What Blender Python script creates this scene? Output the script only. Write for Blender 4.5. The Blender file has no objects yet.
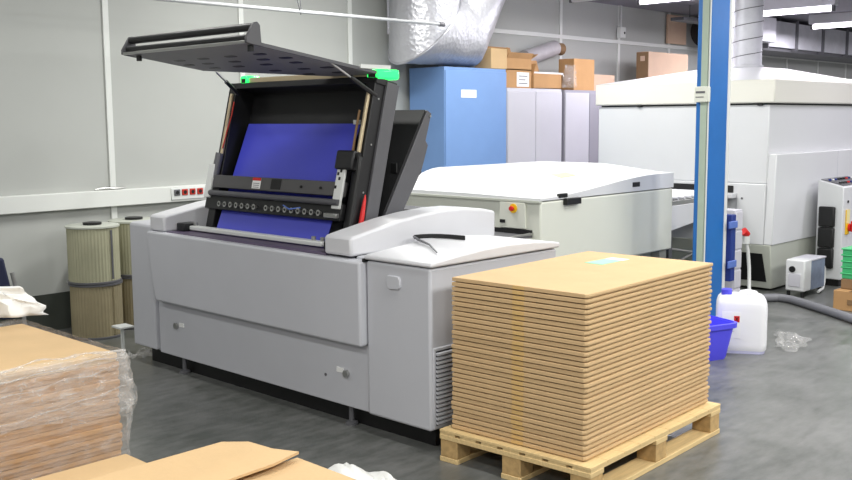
import bpy, bmesh, math, random
from mathutils import Vector, Matrix, noise
random.seed(11)
SC = bpy.context.scene
COL = SC.collection
PI = math.pi

# ------------------------------------------------------------------ camera
F_PX = 990.0
tilt, yaw, roll = math.radians(6.965), math.radians(43.73), math.radians(-0.40)
fw = Vector((math.cos(yaw)*math.cos(tilt), math.sin(yaw)*math.cos(tilt), -math.sin(tilt)))
rt0 = Vector((math.sin(yaw), -math.cos(yaw), 0)); up0 = rt0.cross(fw)
rt = rt0*math.cos(roll) + up0*math.sin(roll); up = up0*math.cos(roll) - rt0*math.sin(roll)
cam = bpy.data.cameras.new('camera'); cam.sensor_width = 36; cam.lens = F_PX/852*36
cam.clip_start = 0.05; cam.clip_end = 100
co = bpy.data.objects.new('camera', cam); COL.objects.link(co)
co.matrix_world = Matrix(((rt.x, up.x, -fw.x, 0), (rt.y, up.y, -fw.y, 0), (rt.z, up.z, -fw.z, 1.5), (0, 0, 0, 1)))
SC.camera = co

# ------------------------------------------------------------------ materials
def lin(c):
    return tuple(((v/255)/12.92 if v/255 <= .04045 else ((v/255+.055)/1.055)**2.4) for v in c) + (1,)

def mat(name, rgb, rough=.5, metal=0.0, var=.0, scale=8.0, bump=0.0, bscale=60., spec=.5, stretch=(1, 1, 1), emit=0, coat=0):
    m = bpy.data.materials.new(name); m.use_nodes = True
    nt = m.node_tree; b = nt.nodes['Principled BSDF']
    b.inputs['Base Color'].default_value = lin(rgb)
    b.inputs['Roughness'].default_value = rough
    b.inputs['Metallic'].default_value = metal
    b.inputs['Specular IOR Level'].default_value = spec
    b.inputs['Coat Weight'].default_value = coat
    tc = nt.nodes.new('ShaderNodeTexCoord'); mp = nt.nodes.new('ShaderNodeMapping')
    mp.inputs['Scale'].default_value = stretch
    nt.links.new(tc.outputs['Object'], mp.inputs['Vector'])
    if var > 0:
        n = nt.nodes.new('ShaderNodeTexNoise'); n.inputs['Scale'].default_value = scale
        n.inputs['Detail'].default_value = 6; n.inputs['Roughness'].default_value = .62
        nt.links.new(mp.outputs['Vector'], n.inputs['Vector'])
        r = nt.nodes.new('ShaderNodeValToRGB')
        c = lin(rgb)
        r.color_ramp.elements[0].position = .3; r.color_ramp.elements[1].position = .7
        r.color_ramp.elements[0].color = tuple(v*(1-var) for v in c[:3]) + (1,)
        r.color_ramp.elements[1].color = tuple(min(1, v*(1+var)) for v in c[:3]) + (1,)
        nt.links.new(n.outputs['Fac'], r.inputs['Fac'])
        nt.links.new(r.outputs['Color'], b.inputs['Base Color'])
    if bump > 0:
        n2 = nt.nodes.new('ShaderNodeTexNoise'); n2.inputs['Scale'].default_value = bscale
        n2.inputs['Detail'].default_value = 4
        nt.links.new(mp.outputs['Vector'], n2.inputs['Vector'])
        bp = nt.nodes.new('ShaderNodeBump'); bp.inputs['Strength'].default_value = bump; bp.inputs['Distance'].default_value = .02
        nt.links.new(n2.outputs['Fac'], bp.inputs['Height']); nt.links.new(bp.outputs['Normal'], b.inputs['Normal'])
    if emit:
        b.inputs['Emission Color'].default_value = lin(rgb); b.inputs['Emission Strength'].default_value = emit
    return m

M = {}
M['wall'] = mat('painted wall board', (180, 182, 178), .75, var=.025, scale=1.2)
M['batten'] = mat('white wall batten', (222, 224, 220), .5)
M['base'] = mat('dark green skirting paint', (62, 66, 60), .6, var=.12, scale=3)
M['ceil'] = mat('grey ceiling paint', (134, 132, 140), .9, var=.04, scale=2)
M['grey'] = mat('grey machine paint', (192, 193, 199), .42, var=.025, scale=2.5)
M['grey_l'] = mat('light grey machine paint', (206, 206, 210), .4, var=.02, scale=3)
M['white'] = mat('white machine enamel', (216, 217, 219), .35, var=.015, scale=2)
M['cream'] = mat('cream machine enamel', (216, 218, 207), .38, var=.02, scale=2)
M['creamd'] = mat('olive grey enamel', (190, 193, 182), .4)
M['black'] = mat('black anodised metal', (24, 24, 26), .45, var=.15, scale=10)
M['blackp'] = mat('black plastic', (17, 17, 18), .5)
M['dgrey'] = mat('dark grey powder coat', (84, 84, 88), .5, var=.06, scale=9)
M['mgrey'] = mat('mid grey steel', (104, 104, 108), .42, metal=.2)
M['xbar'] = mat('charcoal bar coat', (80, 79, 80), .4, var=.05, scale=6)
M['purple'] = mat('aubergine plastic', (86, 75, 98), .45)
M['plate'] = mat('blue printing plate emulsion', (66, 72, 196), .33, var=.03, scale=1.2, spec=.9)
M['steel'] = mat('brushed steel', (176, 176, 174), .35, metal=.8)
M['chrome'] = mat('chrome', (220, 220, 220), .15, metal=1)
M['tan'] = mat('tan anodised rail', (186, 170, 140), .35, metal=.4)
M['rubber'] = mat('black rubber', (20, 20, 20), .8)
M['blue'] = mat('column blue paint', (33, 105, 178), .4, var=.07, scale=5)
M['cabblue'] = mat('blue cabinet enamel', (116, 152, 204), .5, var=.03, scale=4)
M['cabgrey'] = mat('grey locker enamel', (196, 195, 203), .45, var=.02, scale=3)
M['cabmid'] = mat('mid grey locker enamel', (152, 150, 160), .45)
M['lidgrey'] = mat('grey lid coat', (136, 136, 138), .6, var=.03, scale=8)
M['card'] = mat('cardboard', (200, 169, 126), .8, var=.05, scale=5, bump=.08, bscale=90)
M['card2'] = mat('browner cardboard', (184, 142, 96), .85, var=.08, scale=4)
M['cardpale'] = mat('pale pinkish cardboard', (206, 176, 152), .8, var=.05, scale=4)
M['carddark'] = mat('dark brown cardboard', (132, 104, 74), .85, var=.06, scale=4)
M['joint'] = mat('yellowish glue joint', (210, 174, 112), .7)
M['wood'] = mat('pale pine', (216, 188, 136), .7, var=.14, scale=5, stretch=(1, 14, 14), bump=.1, bscale=20)
M['block'] = mat('pressed wood block', (186, 154, 104), .85, var=.2, scale=30)
M['paper'] = mat('white paper', (236, 236, 234), .7)
M['paperp'] = mat('pale green label paper', (150, 222, 178), .6)
M['yellowp'] = mat('pale yellow paper', (232, 220, 160), .7)
M['red'] = mat('red plastic', (206, 30, 30), .4)
M['yellow'] = mat('yellow plastic', (238, 190, 30), .4)
M['redsock'] = mat('red socket plastic', (186, 44, 26), .4)
M['filter'] = mat('pleated filter paper', (168, 166, 140), .8, var=.06, scale=6)
M['filter2'] = mat('brownish pleated filter paper', (152, 141, 112), .8, var=.08, scale=6)
M['galv'] = mat('galvanised steel', (214, 214, 220), .5, metal=.35, var=.1, scale=5)
M['foilgrey'] = mat('foil collar', (205, 205, 212), .3, metal=.7)
M['pipe'] = mat('white pipe', (214, 216, 214), .4)
M['pipegrey'] = mat('pale grey pipe', (186, 188, 190), .4)
M['green'] = mat('green crate plastic', (72, 186, 120), .45)
M['can'] = mat('translucent white plastic', (232, 232, 236), .4)
M['canfoot'] = mat('lavender canister base', (196, 196, 226), .4)
M['cap'] = mat('blue screw cap', (78, 76, 214), .4)
M['bin'] = mat('blue basin plastic', (84, 80, 232), .4)
M['navy'] = mat('navy cloth', (28, 34, 62), .8)
M['deepblue'] = mat('deep blue paint', (30, 52, 128), .45)
M['bracketblue'] = mat('light blue bracket', (88, 116, 190), .45)
M['conduit'] = mat('pale grey green conduit', (162, 176, 160), .5, var=.05, scale=8)
M['hose'] = mat('grey plastic pipe', (122, 122, 128), .5)
M['tank'] = mat('smoky blue tank', (120, 132, 152), .25, var=.15, scale=9)
M['lampgreen'] = mat('green signal light', (36, 240, 96), .3, emit=2.2)
M['lampw'] = mat('lit fluorescent tube', (250, 244, 255), .3, emit=7)
M['stain'] = mat('off white enamel', (226, 224, 214), .4)

def foil_mat():
    m = mat('crinkled aluminium foil', (204, 204, 210), .38, metal=.55)
    nt = m.node_tree; b = nt.nodes['Principled BSDF']
    tc = nt.nodes.new('ShaderNodeTexCoord')
    v = nt.nodes.new('ShaderNodeTexVoronoi'); v.inputs['Scale'].default_value = 30; v.feature = 'F1'
    n = nt.nodes.new('ShaderNodeTexNoise'); n.inputs['Scale'].default_value = 7; n.inputs['Detail'].default_value = 7
    mx = nt.nodes.new('ShaderNodeMath'); mx.operation = 'ADD'
    nt.links.new(tc.outputs['Object'], n.inputs['Vector']); nt.links.new(tc.outputs['Object'], v.inputs['Vector'])
    nt.links.new(v.outputs['Distance'], mx.inputs[0]); nt.links.new(n.outputs['Fac'], mx.inputs[1])
    bp = nt.nodes.new('ShaderNodeBump'); bp.inputs['Strength'].default_value = .15; bp.inputs['Distance'].default_value = .03
    nt.links.new(mx.outputs[0], bp.inputs['Height']); nt.links.new(bp.outputs['Normal'], b.inputs['Normal'])
    return m
M['foil'] = foil_mat()
M['roll'] = mat('cloudy plastic wrap', (176, 172, 176), .35, var=.1, scale=9)

def floor_mat():
    m = mat('worn concrete floor', (98, 99, 97), .42, spec=.45)
    nt = m.node_tree; b = nt.nodes['Principled BSDF']
    tc = nt.nodes.new('ShaderNodeTexCoord')
    def nz(s, d, st=(1, 1, 1)):
        mp = nt.nodes.new('ShaderNodeMapping'); mp.inputs['Scale'].default_value = st
        n = nt.nodes.new('ShaderNodeTexNoise'); n.inputs['Scale'].default_value = s; n.inputs['Detail'].default_value = d
        n.inputs['Roughness'].default_value = .65
        nt.links.new(tc.outputs['Object'], mp.inputs['Vector']); nt.links.new(mp.outputs['Vector'], n.inputs['Vector'])
        return n
    a = nz(.9, 8); c = nz(6, 8, (1, 3, 1))
    r = nt.nodes.new('ShaderNodeValToRGB')
    r.color_ramp.elements[0].position = .36; r.color_ramp.elements[0].color = lin((70, 74, 69))
    r.color_ramp.elements[1].position = .64; r.color_ramp.elements[1].color = lin((124, 124, 123))
    mx = nt.nodes.new('ShaderNodeMath'); mx.operation = 'MULTIPLY_ADD'; mx.inputs[1].default_value = .45
    sc = nt.nodes.new('ShaderNodeMath'); sc.operation = 'MULTIPLY'; sc.inputs[1].default_value = .55
    nt.links.new(a.outputs['Fac'], sc.inputs[0])
    nt.links.new(c.outputs['Fac'], mx.inputs[0]); nt.links.new(sc.outputs[0], mx.inputs[2])
    nt.links.new(mx.outputs[0], r.inputs['Fac']); nt.links.new(r.outputs['Color'], b.inputs['Base Color'])
    rr = nt.nodes.new('ShaderNodeMapRange'); rr.inputs['To Min'].default_value = .22; rr.inputs['To Max'].default_value = .45
    nt.links.new(c.outputs['Fac'], rr.inputs['Value']); nt.links.new(rr.outputs['Result'], b.inputs['Roughness'])
    return m
M['floor'] = floor_mat()

def film_mat(name, lo, hi, scale=9, stretch=(1, 1, 3)):
    m = bpy.data.materials.new(name); m.use_nodes = True; nt = m.node_tree
    b = nt.nodes['Principled BSDF']; b.inputs['Base Color'].default_value = lin((226, 224, 222)); b.inputs['Roughness'].default_value = .12
    b.inputs['Specular IOR Level'].default_value = .8
    out = nt.nodes['Material Output']
    tr = nt.nodes.new('ShaderNodeBsdfTransparent'); mx = nt.nodes.new('ShaderNodeMixShader')
    tc = nt.nodes.new('ShaderNodeTexCoord'); mp = nt.nodes.new('ShaderNodeMapping'); mp.inputs['Scale'].default_value = stretch
    n = nt.nodes.new('ShaderNodeTexNoise'); n.inputs['Scale'].default_value = scale; n.inputs['Detail'].default_value = 7; n.inputs['Roughness'].default_value = .7
    n.inputs['Distortion'].default_value = .8
    nt.links.new(tc.outputs['Object'], mp.inputs['Vector']); nt.links.new(mp.outputs['Vector'], n.inputs['Vector'])
    r = nt.nodes.new('ShaderNodeMapRange'); r.inputs['From Min'].default_value = .36; r.inputs['From Max'].default_value = .72
    r.inputs['To Min'].default_value = lo; r.inputs['To Max'].default_value = hi
    nt.links.new(n.outputs['Fac'], r.inputs['Value']); nt.links.new(r.outputs['Result'], mx.inputs['Fac'])
    nt.links.new(tr.outputs['BSDF'], mx.inputs[1]); nt.links.new(b.outputs['BSDF'], mx.inputs[2])
    nt.links.new(mx.outputs['Shader'], out.inputs['Surface'])
    bp = nt.nodes.new('ShaderNodeBump'); bp.inputs['Strength'].default_value = .6; bp.inputs['Distance'].default_value = .02
    nt.links.new(n.outputs['Fac'], bp.inputs['Height']); nt.links.new(bp.outputs['Normal'], b.inputs['Normal'])
    return m
M['film'] = film_mat('stretch film', .06, .38, 9, (1, 1, 2.5))
M['film2'] = film_mat('clear plastic bag', .08, .5, 14, (1, 1, 1))

# ------------------------------------------------------------------ mesh builder
class MB:
    def __init__(s): s.v = []; s.f = []
    def add(s, vs, fs):
        o = len(s.v); s.v += [tuple(v) for v in vs]; s.f += [tuple(i+o for i in f) for f in fs]; return s
    def box(s, x0, x1, y0, y1, z0, z1):
        vs = [(x, y, z) for z in (z0, z1) for y in (y0, y1) for x in (x0, x1)]
        return s.add(vs, [(0, 2, 3, 1), (4, 5, 7, 6), (0, 1, 5, 4), (2, 6, 7, 3), (0, 4, 6, 2), (1, 3, 7, 5)])
    def prism(s, poly, axis, a, b):
        n = len(poly)
        def P(p, t):
            if axis == 'y': return (p[0], t, p[1])
            if axis == 'x': return (t, p[0], p[1])
            return (p[0], p[1], t)
        vs = [P(p, a) for p in poly] + [P(p, b) for p in poly]
        fs = [tuple(range(n)), tuple(range(2*n-1, n-1, -1))] + [(i, (i+1) % n, (i+1) % n+n, i+n) for i in range(n)]
        return s.add(vs, fs)
    def tube(s, pts, r, seg=12, cap=True):
        pts = [Vector(p) for p in pts]; rs = r if isinstance(r, (list, tuple)) else [r]*len(pts)
        vs = []; fs = []; ref = None
        for i, p in enumerate(pts):
            d = (pts[min(i+1, len(pts)-1)] - pts[max(i-1, 0)]).normalized()
            if ref is None:
                ref = Vector((0, 0, 1)) if abs(d.z) < .9 else Vector((1, 0, 0))
            u = (ref - d*ref.dot(d)).normalized(); w = d.cross(u); ref = u
            for k in range(seg):
                a = 2*PI*k/seg; vs.append(p + (u*math.cos(a) + w*math.sin(a))*rs[i])
        for i in range(len(pts)-1):
            for k in range(seg):
                fs.append((i*seg+k, i*seg+(k+1) % seg, (i+1)*seg+(k+1) % seg, (i+1)*seg+k))
        if cap:
            fs.append(tuple(range(seg-1, -1, -1))); fs.append(tuple((len(pts)-1)*seg+k for k in range(seg)))
        return s.add(vs, fs)
    def cyl(s, a, b, r, seg=20): return s.tube([a, b], r, seg)
    def lathe(s, cx, cy, prof, seg=32):
        vs = [(cx+r*math.cos(2*PI*k/seg), cy+r*math.sin(2*PI*k/seg), z) for r, z in prof for k in range(seg)]
        fs = []
        for i in range(len(prof)-1):
            for k in range(seg): fs.append((i*seg+k, i*seg+(k+1) % seg, (i+1)*seg+(k+1) % seg, (i+1)*seg+k))
        fs.append(tuple(range(seg-1, -1, -1))); fs.append(tuple((len(prof)-1)*seg+k for k in range(seg)))
        return s.add(vs, fs)
    def grid(s, nu, nv, fn):
        vs = [fn(i/nu, j/nv) for j in range(nv+1) for i in range(nu+1)]
        fs = [(j*(nu+1)+i, j*(nu+1)+i+1, (j+1)*(nu+1)+i+1, (j+1)*(nu+1)+i) for j in range(nv) for i in range(nu)]
        return s.add(vs, fs)
    def build(s, name, m, parent=None, bevel=0, smooth=35, local=False, loc=None, seg=2, solid=0):
        me = bpy.data.meshes.new(name)
        off = Vector((0, 0, 0))
        if loc is not None: off = Vector(loc)
        elif parent is not None and not local:
            q = parent
            while q is not None: off += q.location; q = q.parent
        me.from_pydata([Vector(v) - off for v in s.v], [], s.f)
        bm = bmesh.new(); bm.from_mesh(me); bmesh.ops.recalc_face_normals(bm, faces=bm.faces); bm.to_mesh(me); bm.free()
        me.materials.append(m if not isinstance(m, str) else M[m])
        me.shade_smooth(); me.set_sharp_from_angle(angle=math.radians(smooth))
        o = bpy.data.objects.new(name, me); COL.objects.link(o)
        if loc is not None: o.location = loc
        if parent is not None: o.parent = parent
        if solid:
            so = o.modifiers.new('solid', 'SOLIDIFY'); so.thickness = solid; so.offset = 0
        if bevel:
            b = o.modifiers.new('bevel', 'BEVEL'); b.width = bevel; b.segments = seg; b.limit_method = 'ANGLE'; b.angle_limit = math.radians(40)
        return o
def box(*a): return MB().box(*a)
def prism(*a): return MB().prism(*a)

def tag(o, label, cat, group=None):
    o['label'] = label; o['category'] = cat
    if group: o['group'] = group
    return o
def thing(name, loc, label, cat, group=None, rz=0):
    o = bpy.data.objects.new(name, None); COL.objects.link(o); o.empty_display_size = .1
    o.location = loc; o.rotation_euler = (0, 0, rz)
    return tag(o, label, cat, group)
def struct(o): o['kind'] = 'structure'; return o
def lab(o, l): o['label'] = l; return o
def copy_tree(o, parent=None):
    c = o.copy(); COL.objects.link(c)
    if parent is not None: c.parent = parent
    for ch in list(o.children): copy_tree(ch, c)
    return c
ORD = ['topmost', 'second', 'third', 'fourth', 'fifth', 'sixth', 'seventh', 'eighth', 'ninth', 'tenth', 'eleventh', 'twelfth', 'thirteenth', 'fourteenth', 'fifteenth', 'sixteenth', 'seventeenth', 'eighteenth', 'nineteenth', 'twentieth', 'twenty-first', 'twenty-second', 'twenty-third', 'twenty-fourth', 'twenty-fifth', 'twenty-sixth', 'twenty-seventh', 'twenty-eighth', 'twenty-ninth', 'thirtieth', 'thirty-first', 'thirty-second']

# ------------------------------------------------------------------ the room
YW = 6.83
struct(box(-3, 20, -3, YW+.1, -.1, 0).build('floor', 'floor'))
struct(box(-3, 20.1, YW, YW+.12, 0, 3.5).build('wall_left', 'wall'))
struct(box(20, 20.12, -3, YW, 0, 3.5).build('wall_far', 'wall'))
struct(box(-3, 8.35, -3, YW, 3.4, 3.5).build('ceiling', 'ceil'))
struct(box(8.35, 20, -3, YW, 2.86, 3.0).build('ceiling', 'ceil'))
struct(box(8.3, 8.35, -3, YW, 2.86, 3.4).build('trim_1', 'ceil'))
struct(box(-3, 20, YW-.012, YW, 0, .268).build('baseboard_left', 'base'))
k = 2
for x in (1.33, 2.54, 3.74, 4.95, 6.15, 7.36, 9.38, 10.58, 11.78, 12.98, 14.2, 15.4, 16.6, 17.8, 19.0):
    struct(box(x-.024, x+.024, YW-.014, YW, .27, 3.4 if x < 8.3 else 2.86).build('trim_%d' % k, 'batten', bevel=.003)); k += 1
struct(box(8.0, 20, YW-.015, YW, 2.4, 2.445).build('trim_%d' % k, 'batten', bevel=.003)); k += 1

# cable trunking with sockets
ct = thing('cable_trunking', (4.0, YW-.035, .87), 'long white cable trunking running along the left wall', 'cable trunking')
box(-2, 6.6, YW-.06, YW, .868, .992).build('duct', 'batten', ct, bevel=.006)
sp = box(4.20, 4.62, YW-.069, YW-.058, .885, .975).build('socket_panel', 'pipe', ct, bevel=.004)
for i, x in enumerate((4.25, 4.32, 4.39, 4.46)):
    s = box(x-.026, x+.026, YW-.077, YW-.067, .918, .966).build('socket', 'redsock' if i else 'mgrey', sp, bevel=.004)
    MB().cyl((x, YW-.0785, .942), (x, YW-.076, .942), .015, 14).build('socket_hole', 'blackp', s)
    lab(s, 'red power socket' if i else 'grey data socket')
tag(MB().tube([(3.58, YW-.035, 1.0), (3.66, YW-.03, 1.008), (3.74, YW-.038, 1.001), (3.84, YW-.03, 1.003)], [.006, .01, .012, .004], 8).build('plastic_strip', 'steel', loc=(3.6, YW-.035, .992)),
    'small crumpled grey strip lying on top of the cable trunking', 'scrap')

# suspended white pipe + hanging wire
wp = thing('white_pipe', (5, 6.0, 2.32), 'thin white pipe hanging along the upper left wall', 'pipe')
MB().cyl((2.6, 6.0, 2.313), (6.46, 6.0, 2.323), .014, 14).build('pipe_tube', 'pipegrey', wp)
MB().cyl((6.46, 6.0, 2.322), (6.52, 6.0, 2.322), .02, 14).build('end_eyelet', 'mgrey', wp)
wire = MB(); wire.tube([(4.9, 6.0, 3.4), (4.88, 6.0, 2.7), (4.86, 5.985, 2.42), (4.88, 5.978, 2.34), (4.91, 6.0, 2.298), (4.93, 6.02, 2.34), (4.90, 6.0, 2.45)], .004, 6)
wire.build('hanging_wire', 'mgrey', wp)

# big foil-covered duct above the blue cabinet: mitred bends
fd = thing('foil_duct', (6.75, 6.46, 3.4), 'large crinkled foil air duct bend hanging above the blue cabinet', 'duct')
DP = [Vector((6.75, 6.46, 3.4)), Vector((6.75, 6.46, 2.335)), Vector((7.2, 6.46, 2.335)), Vector((7.815, 6.46, 3.4))]
DR = .33; seg = 72
u0 = Vector((1, 0, 0)); w0 = Vector((0, -1, 0))
dirs = [(DP[i+1]-DP[i]).normalized() for i in range(3)]
ringv = [[DP[0] + (u0*math.cos(2*PI*k_/seg) + w0*math.sin(2*PI*k_/seg))*DR for k_ in range(seg)]]
for i in range(1, 4):
    pn = (dirs[i-1]+dirs[i]).normalized() if i < 3 else Vector((0, 0, 1))
    d_ = dirs[i-1]; ringv.append([p + d_*((DP[i]-p).dot(pn)/d_.dot(pn)) for p in ringv[-1]])
dm = MB()
vs = []; fs = []
NS = 16
for i in range(3):
    for j in range(NS + (1 if i == 2 else 0)):
        t = j/NS
        for k_ in range(seg):
            p = ringv[i][k_].lerp(ringv[i+1][k_], t); ax = DP[i].lerp(DP[i+1], t)
            rd = p-ax; rd = (rd - dirs[i]*rd.dot(dirs[i])).normalized()
            q = Vector((p.x*6, p.y*6, p.z*3)) if i == 0 else p*6
            vs.append(p + rd*(noise.noise(q)*(.005 if i == 0 else .010) + noise.noise(p*15)*(.001 if i == 0 else .006)))
nr = len(vs)//seg
for i in range(nr-1):
    for k_ in range(seg): fs.append((i*seg+k_, i*seg+(k_+1) % seg, (i+1)*seg+(k_+1) % seg, (i+1)*seg+k_))
dm.add(vs, fs).build('duct_body', 'foil', fd, smooth=40)
cr_ = ringv[1]
tpv = []
for k_ in list(range(seg))+[0]:
    rd = (cr_[k_]-DP[1]).normalized(); tpv.append(cr_[k_] + rd*.004)
MB().tube(tpv, [.010+.006*abs(noise.noise(p*9)) for p in tpv], 8).build('foil_seam', 'foilgrey', fd)
MB().tube([Vector((6.75-.26, 6.46+.21, 3.38-.1*i)) + Vector((noise.noise(Vector((i, 3, 1)))*.01, 0, 0)) for i in range(12)], .012, 8).build('foil_fold', 'foilgrey', fd)

# ------------------------------------------------------------------ platesetter
ps = thing('platesetter', (3.65, 4.26, 0), 'large grey plate setter with its black lid raised and a blue plate inside', 'printing machine')
XF = 3.131
core = MB(); core.box(3.17, 4.06, 3.0, 5.53, .10, .80); core.box(4.05, 4.18, 3.4, 5.53, .10, .80); core.box(3.16, 4.19, 3.394, 3.49, .79, .852); core.build('body', 'grey', ps, bevel=.01)
box(3.222, 4.0, 3.03, 5.48, .0, .10).build('black_underfill', 'blackp', ps)  # added black block that stands in for the shade under the machine
for x, y in ((3.187, 5.056), (3.187, 3.566), (4.04, 5.3), (4.04, 3.2)):
    f = MB().cyl((x, y, .018), (x, y, .101), .014, 12).build('levelling_foot', 'mgrey', ps)
    MB().lathe(x, y, [(.032, 0), (.032, .012), (.016, .022)], 24).build('foot_pad', 'mgrey', f)
lp = box(3.146, 3.18, 3.392, 5.255, .102, .452).build('lower_panel', 'grey', ps, bevel=.006)
for y, z in ((5.058, .294), (3.549, .268)):
    kn = MB().cyl((3.147, y, z), (3.13, y, z), .018, 18).build('lock', 'steel', lp)
    box(3.142, 3.1465, y+(-.075 if y > 4 else .025), y+(-.028 if y > 4 else .075), z-.002, z+.022).build('sticker', 'paper', lp)
MB().cyl((3.147, 3.71, .235), (3.143, 3.71, .235), .008, 12).build('screw', 'mgrey', lp)
# bulging front door panel, its left edge slanting in towards the bottom
fd_ = prism([(3.392, .43), (3.392, .838), (5.272, .848), (5.262, .74), (5.24, .6), (5.205, .45), (5.195, .433)], 'x', 3.092, 3.19).build('front_panel', 'grey', ps, bevel=.012, seg=3)
# right hand cabinet
rc = box(XF, 4.07, 2.973, 3.386, .10, .842).build('right_cabinet', 'grey', ps, bevel=.012, seg=3)
lt = prism([(3.155, .74), (3.155, .775), (3.165, .79), (3.235, .79), (3.245, .775), (3.24, .738), (3.225, .725), (3.17, .728)], 'x', 3.121, 3.135).build('latch', 'grey', rc, bevel=.004)
top = [(3.122, .848), (3.122, .866), (3.14, .872), (3.3, .886), (3.47, .899), (3.65, .904), (3.85, .899), (4.0, .885), (4.08, .874), (4.08, .848)]
prism(top, 'y', 2.958, 3.394).build('right_cover', 'grey_l', ps, bevel=.012, seg=3)
vg = box(3.147, 3.62, 2.966, 2.976, .108, .482).build('vent_grille', 'grey', rc, bevel=.004)
box(3.16, 3.61, 2.9645, 2.967, .125, .468).build('vent_opening', 'blackp', vg)
sl = MB()
for i in range(17):
    z = .135 + i*.0198
    sl.prism([(2.955, z-.004), (2.9655, z+.001), (2.9655, z+.009), (2.955, z+.005)], 'x', 3.158, 3.612)
sl.build('louvre', 'grey', vg)
# left cabinet
prism([(XF, .114), (XF, .872), (3.15, .884), (3.5, .89), (4.18, .89), (4.18, .114)], 'y', 5.275, 5.535).build('left_cabinet', 'grey', ps, bevel=.01)
arm = [(3.125, .85), (3.125, .93), (3.135, .944), (3.25, .965), (3.45, 1.0), (3.62, 1.02), (3.8, 1.031), (3.95, 1.03), (4.1, 1.014), (4.2, .994), (4.2, .85)]
prism(arm, 'y', 3.485, 3.68).build('right_arm_cover', 'grey_l', ps, bevel=.014, seg=3)
prism(arm, 'y', 5.125, 5.285).build('left_arm_cover', 'grey_l', ps, bevel=.014, seg=3)
box(3.118, 3.20, 3.386, 3.40, .836, .852).build('gap_strip', 'blackp', ps)
# front ledge + well
box(3.135, 3.30, 3.682, 5.122, .80, .852).build('front_ledge', 'purple', ps, bevel=.006)
box(3.30, 4.16, 3.682, 5.122, .78, .83).build('well_floor', 'blackp', ps)
box(4.0, 4.18, 3.682, 5.122, .78, .99).build('rear_deck', 'dgrey', ps, bevel=.01)
br = MB().box(3.235, 3.285, 3.83, 5.03, .858, .884)
br.build('gripper_bar', 'pipe', ps, bevel=.006)
for y in (3.85, 3.92, 5.0):
    MB().cyl((3.26, y, .884), (3.26, y, .905), .012, 10).build('bar_bolt', 'steel', ps)
box(3.20, 3.30, 5.03, 5.11, .852, .90).build('bar_bearing', 'black', ps, bevel=.006)
box(3.205, 3.295, 3.70, 3.78, .852, .895).build('bar_bearing', 'black', ps, bevel=.006)

# tilted loading frame: s runs up the frame, n is depth into it
S = Vector((.2396, 0, .9709)); N = Vector((.9709, 0, -.2396)); O = Vector((3.346, 0, .944))
def T(s, n): p = O + S*s + N*n; return (p.x, p.z)
def slab(s0, s1, n0, n1, y0, y1, name, m, parent=None, bevel=.004):
    return prism([T(s0, n0), T(s1, n0), T(s1, n1), T(s0, n1)], 'y', y0, y1).build(name, m, parent or lf, bevel=bevel)
lf = slab(-.13, .78, .135, .155, 3.74, 4.99, 'loading_frame', 'black', ps)
for y0, y1 in ((3.72, 3.79), (4.93, 5.0)):
    po = slab(-.13, .785, 0, .155, y0+(.008 if y0 < 4 else 0), y1, 'post', 'black', lf)
    if y0 < 4: slab(-.13, .79, .072, .158, y0-.008, y0+.01, 'end_plate', 'dgrey', po, bevel=.003)
    for s_ in (.2, .45, .69):
        x, z = T(s_, .04); MB().cyl((x, y0+.004, z), (x, y0+.009, z), .005, 8).build('rivet', 'steel', po)
slab(.765, .80, .0, .15, 3.72, 5.0, 'top_beam', 'black')
# rails on the inside of the posts
for y in (3.752, 4.945):
    MB().tube([(T(.36, -.012)[0], y, T(.36, -.012)[1]), (T(.73, -.012)[0], y, T(.73, -.012)[1])], .011, 10).build('guide_rail', 'tan', lf)
# blue plate leaning on supports
def TP(s): return .0 + .10*(s+.07)/.65
plate = MB()
plate.prism([T(-.09, TP(-.09)), T(.575, TP(.575)), T(.575, TP(.575)+.003), T(-.09, TP(-.09)+.003)], 'y', 3.90, 4.885)
plate.build('printing_plate', 'plate', lf)
prism([T(-.1, TP(-.1)+.004), T(.56, TP(.56)+.004), T(.56, .135), T(-.1, .135)], 'y', 3.95, 4.83).build('plate_support', 'dgrey', lf)
x, z = T(.582, .095)
box(x-.012, x+.012, 3.895, 3.94, z-.012, z+.012).build('register_pin', 'pipe', lf)
# crossbar
xb = slab(.163, .238, -.035, -.005, 3.80, 5.0, 'crossbar', 'xbar')
x, z = T(.205, -.0365)
def onbar(y0, y1, s0, s1, name, m, parent, n=-.0365):
    return prism([T(s0, n-.001), T(s1, n-.001), T(s1, n+.002), T(s0, n+.002)], 'y', y0, y1).build(name, m, parent)
st = onbar(4.49, 4.565, .172, .232, 'warning_label', 'paper', xb)
onbar(4.49, 4.565, .217, .233, 'label_band', 'red', st, -.0375)
ll = MB()
for i in range(3): ll.prism([T(.178+i*.011, -.039), T(.181+i*.011, -.039), T(.181+i*.011, -.037), T(.178+i*.011, -.037)], 'y', 4.50, 4.555)
ll.build('label_lines', 'mgrey', st)
onbar(4.31, 4.395, .175, .232, 'window', 'blackp', xb)
for y in (4.13, 3.97):
    x, z = T(.20, -.036); MB().cyl((x, y, z), (x-.008, y, z), .007, 10).build('screw', 'blackp', xb)
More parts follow.
